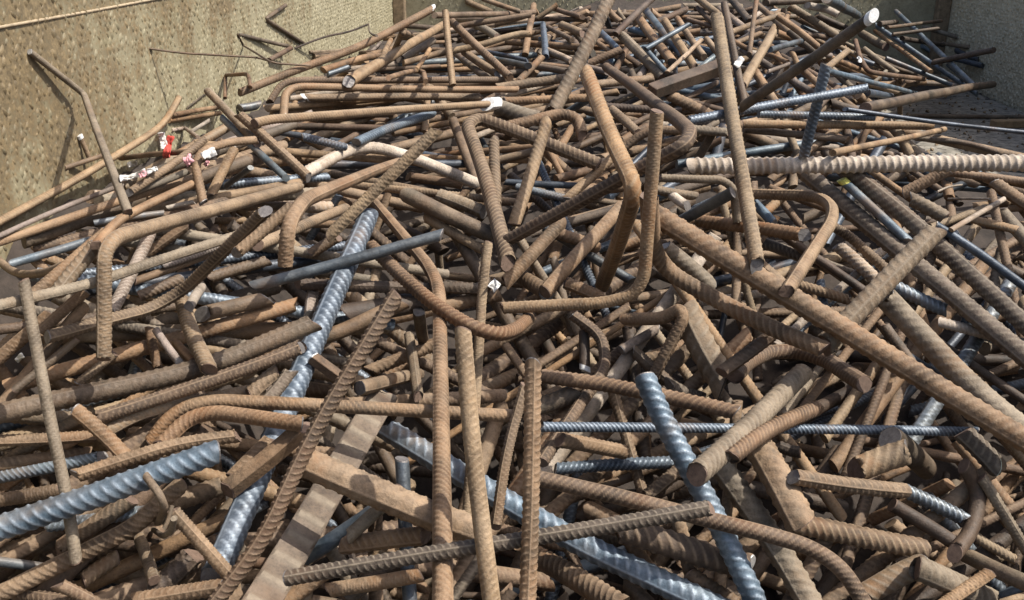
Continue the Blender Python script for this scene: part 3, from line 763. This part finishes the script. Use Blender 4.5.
5 F 14 r x : 506,282 560,224 : rusty bar left of the slanting one at the centre
6 F 9.5 t x : 568,198 612,158 : tan bar beside the folded bar's arm
4 F 16 d x : 506,264 546,292 : dark bar behind the L-shaped foot
5 F 10 g s : 658,190 694,196 : grey stub under the thin bent bar
5 F 11 p s : 673,196 687,206 : pale stub under the thin bent bar
5 F 18 g s : 664,247 708,284 : flat grey bar under the heavy ridged bar
4 F 11 b s : 752,201 774,224 : blue stub right of the steep tan bar
4 F 14 r x : 566,283 600,297 : rusty stub behind the L-shaped bar
3 F 13 d x : 635,352 674,386 : dark stub in the hollow
3 F 15 g x : 670,386 700,398 : grey stub in the hollow
6 F 10 r x : 506,346 528,378 : rusty stub above the square-topped bar
3 F 20 d c : 540,406 572,394 : dark rusty lump end in the hollow
6 F 28 t c : 906,452 857,470 : thick bar with hexagonal cut end facing forward
5 F 26 d s : 890,438 926,468 : thick dark bar end beside the hexagonal one
5 F 13 d x : 778,446 799,452 : small dark end under the thin blue rod
6 F 17 r x : 794,477 850,485 903,491 : rusty bar lying level in the lower right hollow
5 F 15 k c : 903,490 962,518 : dark blue ribbed bar at the lower right
6 F 22 g s : 963,433 994,464 : stub with greenish cut end under the heavy ridged bar
6 F 17 d s : 964,466 979,492 972,530 955,553 : dark curved bar at the lower right
6 F 12 g x : 982,478 1026,550 : grey bar slanting to the right edge
5 F 22 t c : 798,524 875,540 925,549 : coarse-ribbed tan bar at the lower right
4 F 16 d s : 893,505 953,542 : dark smooth bar in the lower right hollow
4 F 18 d s : 968,556 1034,587 : dark bar at the lower right corner
6 F 24 g x : 866,594 919,566 : thick greyish bar at the bottom right
6 F 26 g x : 918,568 990,600 : thicker greyish bar at the bottom right, nearest the corner
7 F 14 o x : 944,604 988,574 : orange stub at the bottom right
5 F 11 t c : 977,538 1015,560 : short ribbed tan bar near the right edge
4 F 12 d x : 884,326 911,363 : dark bar behind the heavy ridged bar
3 F 10 b s : 909,357 941,376 : blue bar glimpsed behind the heavy ridged bar
4 F 11 t c : 795,284 848,300 : ribbed tan bar above the heavy ridged bar
5 F 15 r x : 20,594 78,602 : rusty bar in the lower left corner
6 E 6.5 t s : -40,112 400,105 690,88 : thin tan bar lying level by the slim upright, near the top
4 E 5.5 r s : 60,148 330,152 : short rusty bar under the thin tan level one
6.5 E 6.5 t s : 115,196 420,142 670,108 : tan bar tilted up to the right near the top
6 E 7.5 t s : -20,395 300,330 480,270 600,245 665,250 : tan bar bowed upward, right of the slim upright
6 E 5.5 r s : 310,-10 585,85 : slim rusty bar slanting down right from the top edge
5 E 6.5 g s : 185,5 380,90 : greyish stub at the top edge near the pale wall
6 E 5.5 t s : 725,125 855,35 : short tan rod slanting up right near the top edge
5 E 8.5 g s : 255,175 420,275 : grey stub under the bowed tan bar
5 E 8 p s : 150,228 245,242 : white-looking stub right of the slim upright
4 E 5.5 k s : 330,380 640,445 : dark rod below the bowed tan bar
5 E 7 k s : 440,440 645,482 : dark blue stub below the bowed tan bar
4 E 7.5 g s : 105,385 335,565 : grey bar sloping beside the slim rusty one
4 E 8.5 t s : 175,378 425,545 : tan bar sloping under the slim rusty one
5 E 5.5 r s : 825,60 1040,125 : slim rusty rod left of the saw-ribbed bar's top
5 E 8.5 g s : 885,180 1040,245 : grey stub touching the saw-ribbed bar
5 E 5.5 t s : 795,200 965,292 : slim tan rod beside the dark ribbed upright stub
6 G 7.5 r s : 565,118 700,210 865,345 : rusty bar running down to the dark white-ended bar
6 G 8.5 g s : 655,45 1005,262 : grey bar above the dark white-ended one
5 G 7.5 g s : 855,110 1040,205 : short grey-brown bar near the top right
6 G 7.5 d s : 480,20 920,-5 : dark bar along the top edge
6.3 G 8 p s : 785,40 930,65 1010,110 : pale bent stub near the top right
5 G 6.5 k s : 515,365 745,298 : dark blue rod above the dark white-ended bar
6 G 4.5 p s : 495,525 690,455 : thin pale rod left of the dark white-ended bar
5 G 5.5 t s : 470,395 560,415 640,455 : thin tan bent rod left of the dark white-ended bar
6 G 6 t s : 675,385 725,490 : short tan rod against the dark white-ended bar
5 G 6 t s : 645,460 610,580 : tan rod under the thin pale one
5 G 5 r s : 245,300 350,355 : short rusty rod right of the dark slim ribbed bar
6 H 10 b s : 50,-15 275,112 : blue bar coming in from the top edge at the right
5 H 6.5 d s : -20,112 200,208 : dark bar behind the white-ended one
5 H 7 g s : -20,172 140,245 : grey bar behind the white-ended one
5 H 8.5 g s : 305,245 480,342 : grey stub just below the white end
5 H 5.5 g s : 435,175 560,160 : grey rod by the white end
6 H 4 d s : 530,252 870,208 : thin dark rod in the far corner
6 H 4 d s : 490,202 890,153 : topmost thin dark rod in the far corner
4.8 H 4.5 o s : 400,225 810,525 : thin orange rod along the dark blue ones in the far corner
5 H 4.5 k s : 745,335 890,435 : short dark blue rod in the far corner
5 H 4.5 k s : 935,475 1080,600 : dark blue rod nearest the right wall
5 H 4.5 g s : 900,318 1100,345 : grey rod touching the right wall
5 H 5 d s : 600,280 900,330 : dark rod lying level in the far corner
5 H 5 g s : 760,200 1000,270 : greyish rod behind the far corner rods
5 H 6 k s : 1000,370 1160,440 : dark blue rod end at the foot of the right wall
5 H 6 k s : 980,430 1190,480 : dark blue rod below the one at the right wall's foot
5 I 4.5 d w : 560,92 720,130 885,168 : thin dark rod against the left wall, near the crest
6 F 4.5 d w : 286,5 265,19 303,43 : dark bent rod sticking up before the left wall
5 I 5.5 r s : 765,255 905,178 : rusty stub at the heap's left crest
6 I 4.5 o s : 480,500 482,352 630,344 642,430 : small orange hoop at the heap's left crest
6 I 2.4 d w : -10,182 200,212 440,225 700,240 800,278 1030,292 : long thin wire sticking out along the left wall
6 I 2.4 d w : 560,90 600,165 770,268 : thin wire bent down before the left wall
6 I 2.2 d w : 240,560 370,462 : short wire at the heap's left crest
6 J 2.4 d w : -40,190 160,110 330,80 455,28 : thin wire along the foot of the left wall
6 J 2.4 d w : 458,25 460,75 480,98 510,105 : dark wire curl at the heap's crest
5 J 3.5 g w : 60,215 300,205 455,140 : grey thick wire at the crest
5 J 6 r s : 90,242 235,228 : rusty stub at the crest by the wires
5.5 J 8 r s : 155,335 320,285 450,248 540,240 : rusty bar lying above the bent one at the crest
6 J 6 k s : 185,362 325,312 : dark blue stub under the crest bars
6 J 6 t s : 545,255 605,135 : tan stub standing at the crest
6 J 6.5 t s : 605,245 685,78 725,95 : tan rod with bent tip at the crest
6 J 8 g c : 670,260 885,138 : ribbed grey bar beside the tan slanting one
6 J 7 r s : 690,288 975,208 : rusty bar left of the slim upright
7 J 5 t s : 775,330 865,195 : short tan rod left of the slim upright
6 J 6 r s : 590,385 700,352 790,338 825,350 838,410 : rusty hook lying left of the slim upright's foot
5 J 6 g s : 715,38 955,62 : grey bar behind the white-capped end
5 K 5.5 t s : -10,442 365,388 : thin tan bar at the left crest
5 K 5.5 r s : 10,405 345,348 : thin rusty bar above the thin tan one at the left crest
6 K 4.5 p s : 155,525 295,438 : pale short rod near the rags
6 K 4.5 p s : 10,515 110,498 205,565 : pale curved rod near the rags
6 K 9.5 k s : 515,352 645,328 : dark blue stub at the left crest
4 L 6.5 r s : 135,245 410,212 650,200 : rusty bar behind the red rag
5 L 8 g s : 155,485 560,330 : grey bar below the pink rags
6 L 5.5 p s : 435,562 600,525 : pale stub left of the hooked rusty bar
4 L 5.5 r s : 305,505 505,418 : rusty rod below the pink rags
5 L 6.5 k s : 805,422 965,305 : dark rod right of the tan stub
7.2 P 9 g w : 95,35 180,150 205,220 170,315 : thick wire tie looped over the rusty bar, left loop
7.2 P 5 g w : 252,215 228,300 203,355 : middle strand of the wire tie
7.2 P 7 g w : 265,290 250,365 200,402 140,358 : curled lower end of the wire tie
6 F 2.5 p w : 937,192 948,187 962,185 : thin white wire curl at the right
6 F 2.5 p w : 948,199 990,199 : thin white wire lying level at the right
5 F 14 r x : 90,600 60,585 : rusty stub by the lower left corner
5 F 17 r x : 60,548 130,500 : rusty bar beneath the large blue ribbed one
4 F 15 d x : 0,500 60,490 : dark bar under the large blue ribbed one
5 F 15 r x : 330,590 420,575 : rusty bar end below the long level grey-brown one
4 F 20 r x : 345,545 425,535 : rusty bar between the broad dark one and the kinked one
4 F 14 g x : 350,535 398,490 : grey bar beneath the thick blunt one
4 F 16 r x : 560,440 625,452 : brown bar end under the thin blue ribbed rod
4 F 18 d c : 690,575 735,604 : dark stub at the bottom edge by the fat blue bar's foot
5 F 18 r x : 590,510 660,545 : rusty bar under the long level grey-brown one's right part
"""
CROP = {'A': (0, 260/1024), 'B': (140, 260/1024), 'C': (280, 260/1024), 'D': (420, 260/867)}
X0 = [0, 0, 255, 510, 764]
FRM = {'E': (440, 0, 140/1024), 'G': (700, 0, 140/1024), 'H': (820, 0, 140/1024), 'I': (150, 20, 160/1024), 'J': (300, 20, 0.15), 'K': (170, 60, 140/1024), 'L': (100, 120, 160/1024), 'P': (130, 470, 1/6)}
bars = []
for ln in BARS.strip().splitlines():
    if ln.startswith('#') or not ln.strip(): continue
    head, pts, label = [q.strip() for q in ln.split(' : ')]
    lv, fr, w, mt, st = head.split()
    P = [tuple(float(v) for v in q.split(',')) for q in pts.split()]
    if fr in FRM:
        x0, y0, s_ = FRM[fr]; P = [(x0 + a * s_, y0 + b * s_) for a, b in P]
    elif fr != 'F':
        y0, s_ = CROP[fr[0]]; x0 = X0[int(fr[1])]; P = [(x0 + a * s_, y0 + b * s_) for a, b in P]
    st, _, tl = st.partition('@')
    bars.append(dict(tilt=float(tl) if tl else None, lv=float(lv), w=float(w), m=mt, s=st, p=P, label=label))
bars.sort(key=lambda b: b['lv'])
def end_cap(bar, V, which, n, sides, T, mat, grow=1.0, name='cut_end', depth=None):
    ring = V[:sides] if which == 0 else V[(n-1)*sides:n*sides]
    c = ring.mean(0); R_ = np.linalg.norm(ring - c, axis=1).mean()
    out_ = -T if which == 0 else T
    d = depth if depth is not None else 0.0022
    a = c + (ring - c) * grow * 0.97 - out_ * (0 if depth is None else d * 0.9); b = c + (ring - c) * grow * 0.95 + out_ * 0.0012; e2 = c + (ring - c) * grow * 0.6 + out_ * 0.0012
    VV = np.vstack([a, b, e2, (c + out_ * 0.0012)[None]])
    i = np.arange(sides); j = np.roll(i, -1)
    if which == 1: q = [np.stack([i, j, j + sides, i + sides], 1), np.stack([i + sides, j + sides, j + 2*sides, i + 2*sides], 1)]; tr = np.stack([i + 2*sides, j + 2*sides, np.full(sides, 3*sides)], 1)
    else: q = [np.stack([j, i, i + sides, j + sides], 1), np.stack([j + sides, i + sides, i + 2*sides, j + 2*sides], 1)]; tr = np.stack([j + 2*sides, i + 2*sides, np.full(sides, 3*sides)], 1)
    if depth is not None:                            # close the collar against the shaft
        VV = np.vstack([VV, c + (ring - c) * 0.9 - out_ * d * 0.9]); k0 = 3 * sides + 1
        q.append(np.stack([j, i, i + k0, j + k0], 1) if which == 1 else np.stack([i, j, j + k0, i + k0], 1))
    return mesh_np(name, VV, [np.vstack(q), tr], mat, bar, False)
SEEDS = {'pale threaded bar lying': 0.1345, 'large blue ribbed bar entering': 0.071, 'broad flat-looking': 0.03, 'heavy rusty bar with long ridge': 0.052, 'big blue-grey ribbed': 0.208, 'pale arched bar': 0.2725}
M_BLACK = simple('black_cut', (0.03, 0.03, 0.032), 0.5, 0.3, 200)
SPECIAL = {   # label key: (which end, material, grow, depth in radii, part name, label)
 'hooked bar with white cut end': (0, M_WHITE, 1.05, 0.8, 'painted_end', 'white painted end'),
 'level rusty bar between two': (0, M_WHITE, 1.05, 0.9, 'painted_end', 'white painted end'),
 'ending at the white block': (1, M_WHITE, 1.95, 4.6, 'plastic_cap', 'white crumpled cap'),
 'dark brown bar with white end': (1, M_WHITE, 1.12, 0.9, 'painted_end', 'white painted end'),
 'rising to the white-capped end': (1, M_WHITE, 1.05, 1.0, 'painted_end', 'white painted end'),
 'short upright bar with white tip': (1, M_WHITE, 1.05, 0.9, 'painted_end', 'white painted tip'),
 'square bar end with white face': (0, M_WHITE, 1.0, None, 'cut_end', 'bright white cut face'),
 'grey stick with white tip': (0, M_WHITE, 1.2, 1.2, 'painted_end', 'white tip'),
 'leaning up against the left wall': (0, M_WIREP, 0.9, None, 'cut_end', 'bright cut tip'),
 'with yellow tip': (0, M_YELLOW, 1.08, 1.3, 'painted_end', 'yellow tip'),
 'with greenish cut end': (1, M_GREEN, 1.0, None, 'cut_end', 'greenish cut face'),
 'with black round end': (1, M_BLACK, 1.0, None, 'cut_end', 'black round end'),
 'with pale end near the bottom': (1, M_WIREP, 1.0, None, 'cut_end', 'pale cut face'),
 'smooth dark blue rod lying': (0, M_CUT, 1.0, None, 'cut_end', 'grey cut face'),
}
for bi, b in enumerate(bars):
    w, _ = settle(b['p'], b['w'], b['tilt'], b['lv'] >= 6)
    px = np.array(b['p']); t = 1 / w
    P = point(px[:, 0], px[:, 1], t)
    tm = t.mean() if len(t) == 2 else 0.5 * t.mean() + 0.5 * t.min()
    b['w'] *= 0.95; r = b['w'] / 2 / FPX * tm
    b['r'] = r; b['P'] = P
    if len(P) > 2: Pd = fillet(P, r)
    else: Pd = P
    stamp(Pd, r)
    seed = float(rng.random())
    for k_, v_ in SEEDS.items():
        if k_ in b['label']: seed = v_
    sides = 26 if b['w'] >= 15 else 20 if b['w'] >= 10 else 12
    st = b['s']; pitch = 0.9 * r
    if st == 's' and b['w'] >= 8 and b['m'] in 'rotg' and 'twig' not in b['label']: st = b['s'] = 'x'
    V, F, caps, rib, (T0, T1, n, ns) = sweep(Pd, r, st, sides, (pitch / 9 if b['w'] >= 14 else pitch / 7.5 if b['w'] >= 10 else pitch / 5) if st not in 'swfq' else r * dict(s=0.6, w=1.2, f=0.14, q=0.5)[st], seed)
    org = P[0].copy()
    o = mesh_np({'s': 'scrap_rod', 'w': 'tie_wire', 'f': 'flat_bar', 'q': 'square_bar'}.get(st, 'rebar_rod'), V - org, [F, caps], M[b['m']], None, st not in 'fq', {'rib': rib, 'seed': np.full(len(V), seed)})
    o.location = org; b['o'] = o; b['V'] = V - org
    tag(o, b['label'], 'wire' if st == 'w' else 'steel bar', 'loose wires' if st == 'w' else 'scrap bars in the heap')
    L = b['label']
    for which, Tn in ((0, T0), (1, T1)):
        x, y = px[0 if which == 0 else -1]
        if not (0 < x < W and 0 < y < H) or st == 'w': continue
        mt = M_CUT if st not in 'fq' and (b['m'] in 'bkp' or random.random() < 0.25) else M_CUTR
        sp = [v for k_, v in SPECIAL.items() if k_ in b['label'] and v[0] == which]
        if sp: c_ = end_cap(o, b['V'], which, n, ns, Tn, sp[0][1], sp[0][2], sp[0][4], sp[0][3] * r if sp[0][3] else None); c_['label'] = sp[0][5]
        elif b['w'] >= 8: end_cap(o, b['V'], which, n, ns, Tn, mt)
    b['meta'] = (n, ns, T0, T1)

for mt, d in FILL.items():
    o = mesh_np('buried_bars', np.vstack(d['V']), [np.vstack(d['Q']), np.vstack(d['T'])], M[mt], None, True, {'rib': np.concatenate(d['rib']), 'seed': np.concatenate(d['seed'])})
    tag(o, 'mass of %s bars buried under and between the others' % CNAME[mt], 'steel bars', kind='stuff')

# ------------------------------------------------------------------ small things among the bars
def rag(name, pts, wpx, mat, label, cat, lift=0.004, nl=14, nw=6, seed=1, group=None):
    """crumpled strip of cloth or film lying on what is under it"""
    g = np.random.default_rng(seed); P = np.array(pts, float)
    sq = np.concatenate([[0], np.cumsum(np.linalg.norm(np.diff(P, axis=0), axis=1))]); q = np.linspace(0, sq[-1], nl)
    c = np.stack([np.interp(q, sq, P[:, k]) for k in range(2)], 1); d = np.gradient(c, axis=0); d /= np.linalg.norm(d, axis=1)[:, None]
    nrm = np.stack([-d[:, 1], d[:, 0]], 1)
    wv = wpx * (0.75 + 0.35 * g.random(nl))
    V = []
    for i in range(nl):
        for j in range(nw):
            o_ = (j / (nw - 1) - 0.5) * wv[i] * 1.0; p = c[i] + nrm[i] * o_ + g.normal(0, wpx * 0.05, 2)
            V.append(p)
    V = np.array(V)
    z = np.array([look(np.array([x + a for a in (-3, 0, 3)] * 1), np.array([y, y, y])).max() for x, y in V])
    z = np.maximum(z, np.median(z))
    t = 1 / z - lift - np.abs(g.normal(0, 0.0035, len(V)))
    V3 = point(V[:, 0], V[:, 1], t)
    idx = np.arange(nl * nw).reshape(nl, nw); F = np.stack([idx[:-1, :-1], idx[1:, :-1], idx[1:, 1:], idx[:-1, 1:]], -1).reshape(-1, 4)
    org = V3.mean(0)
    o = mesh_np(name, V3 - org, F, mat, None, True); o.location = org
    m_ = o.modifiers.new('thick', 'SOLIDIFY'); m_.thickness = 0.0025
    m2 = o.modifiers.new('sub', 'SUBSURF'); m2.levels = 1; m2.render_levels = 1
    tag(o, label, cat, group); return o
rag('rag', [(171, 136), (168, 147), (167, 157)], 8, M_RED, 'small crumpled red rag near the left wall', 'rag', seed=3, group='rags among the bars')
rag('plastic_scrap', [(161, 132), (163, 141), (165, 149)], 8, M_RAGW, 'greyish white plastic scrap just left of the red rag', 'plastic scrap', seed=4)
rag('rag', [(119, 180), (132, 177), (146, 172)], 6, M_RAGW, 'white strip of rag beside the leaning bar', 'rag', seed=5, group='rags among the bars')
rag('rag', [(140, 176), (146, 173)], 7, M_PINK, 'small pink rag lying on the white strip', 'rag', 0.008, 8, 5, seed=6, group='rags among the bars')
rag('rag', [(147, 172), (158, 168)], 6, M_RAGW, 'white scrap of rag right of the small pink one', 'rag', 0.006, 8, 5, seed=7, group='rags among the bars')
rag('rag', [(184, 163), (192, 158)], 10, M_PINK, 'pink rag beside the downward hook of a rusty bar', 'rag', 0.006, 9, 6, seed=8, group='rags among the bars')
rag('paper_scrap', [(202, 157), (216, 151)], 8, M_RAGW, 'white oval scrap of paper right of the pink rag', 'paper scrap', 0.008, 9, 6, seed=9)
rag('rag', [(204, 166), (209, 161)], 6, M_PINK, 'tiny pink rag under the white oval paper', 'rag', 0.006, 7, 5, seed=10, group='rags among the bars')
rag('paper_scrap', [(860, 63), (860, 59), (857, 57)], 4, M_WHITE, 'tiny white scrap among the thin rods at the upper right', 'paper scrap', 0.006, 6, 4, seed=12)
rag('paper_scrap', [(735, 67), (743, 58)], 7, M_RAGW, 'white scrap right of the steep tan bar near the top', 'paper scrap', 0.006, 8, 5, seed=13)
rag('label_tag', [(490, 290), (498, 281)], 11, M_WHITE, 'white tag on the narrow upright bar at the centre', 'tag', 0.006, 6, 5, seed=14)
rag('paper_scrap', [(16, 361), (24, 355)], 7, M_WHITE, 'white scrap at the left beside the thin grey upright', 'paper scrap', 0.006, 6, 5, seed=15)
rag('paper_scrap', [(128, 166), (137, 162)], 6, M_RAGW, 'pale blue-white scrap above the white rag strip', 'paper scrap', 0.006, 6, 5, seed=16)
# old lath and block on the plate
def on_plate(px, py, z):
    d = ray(px, py); t = (z - CAMZ) / d[2]; return CAM + d * t
p = on_plate(985, 102, PLZ + 0.012); q = on_plate(1035, 106, PLZ + 0.012)
mm_ = MB(); R_ = np.array([[math.cos(0.15), -math.sin(0.15), 0], [math.sin(0.15), math.cos(0.15), 0], [0, 0, 1]])
mm_.box((0, 0, 0.012), (0.17, 0.035, 0.022), R_); o = mm_.build('wood_block', M_WOOD, None, 0.003); o.location = (1.38, 3.02, PLZ); tag(o, 'old yellowish wooden block lying on the plate by the right wall', 'wood block')
# rust crumbs on the plate
g = np.random.default_rng(5); V = []; F = []
for i in range(420):
    x = g.uniform(0.84, 1.48); y = g.uniform(2.0, 3.6); h = g.uniform(0.003, 0.009)
    c = np.array([x, y, PLZ + h * 0.4]); k = len(V)
    pts = g.normal(0, 1, (4, 3)); pts /= np.linalg.norm(pts, axis=1)[:, None]; pts = np.array([[1, 1, 1], [-1, -1, 1], [-1, 1, -1], [1, -1, -1]]) * 0.6 + pts * 0.4
    for v in pts: V.append(c + v * h)
    F += [[k, k+1, k+2], [k, k+3, k+1], [k, k+2, k+3], [k+1, k+3, k+2]]
o = mesh_np('rust_crumbs', np.array(V), np.array(F), M_POST, None, False); tag(o, 'loose flakes of rust scattered on the plate', 'debris', kind='stuff')
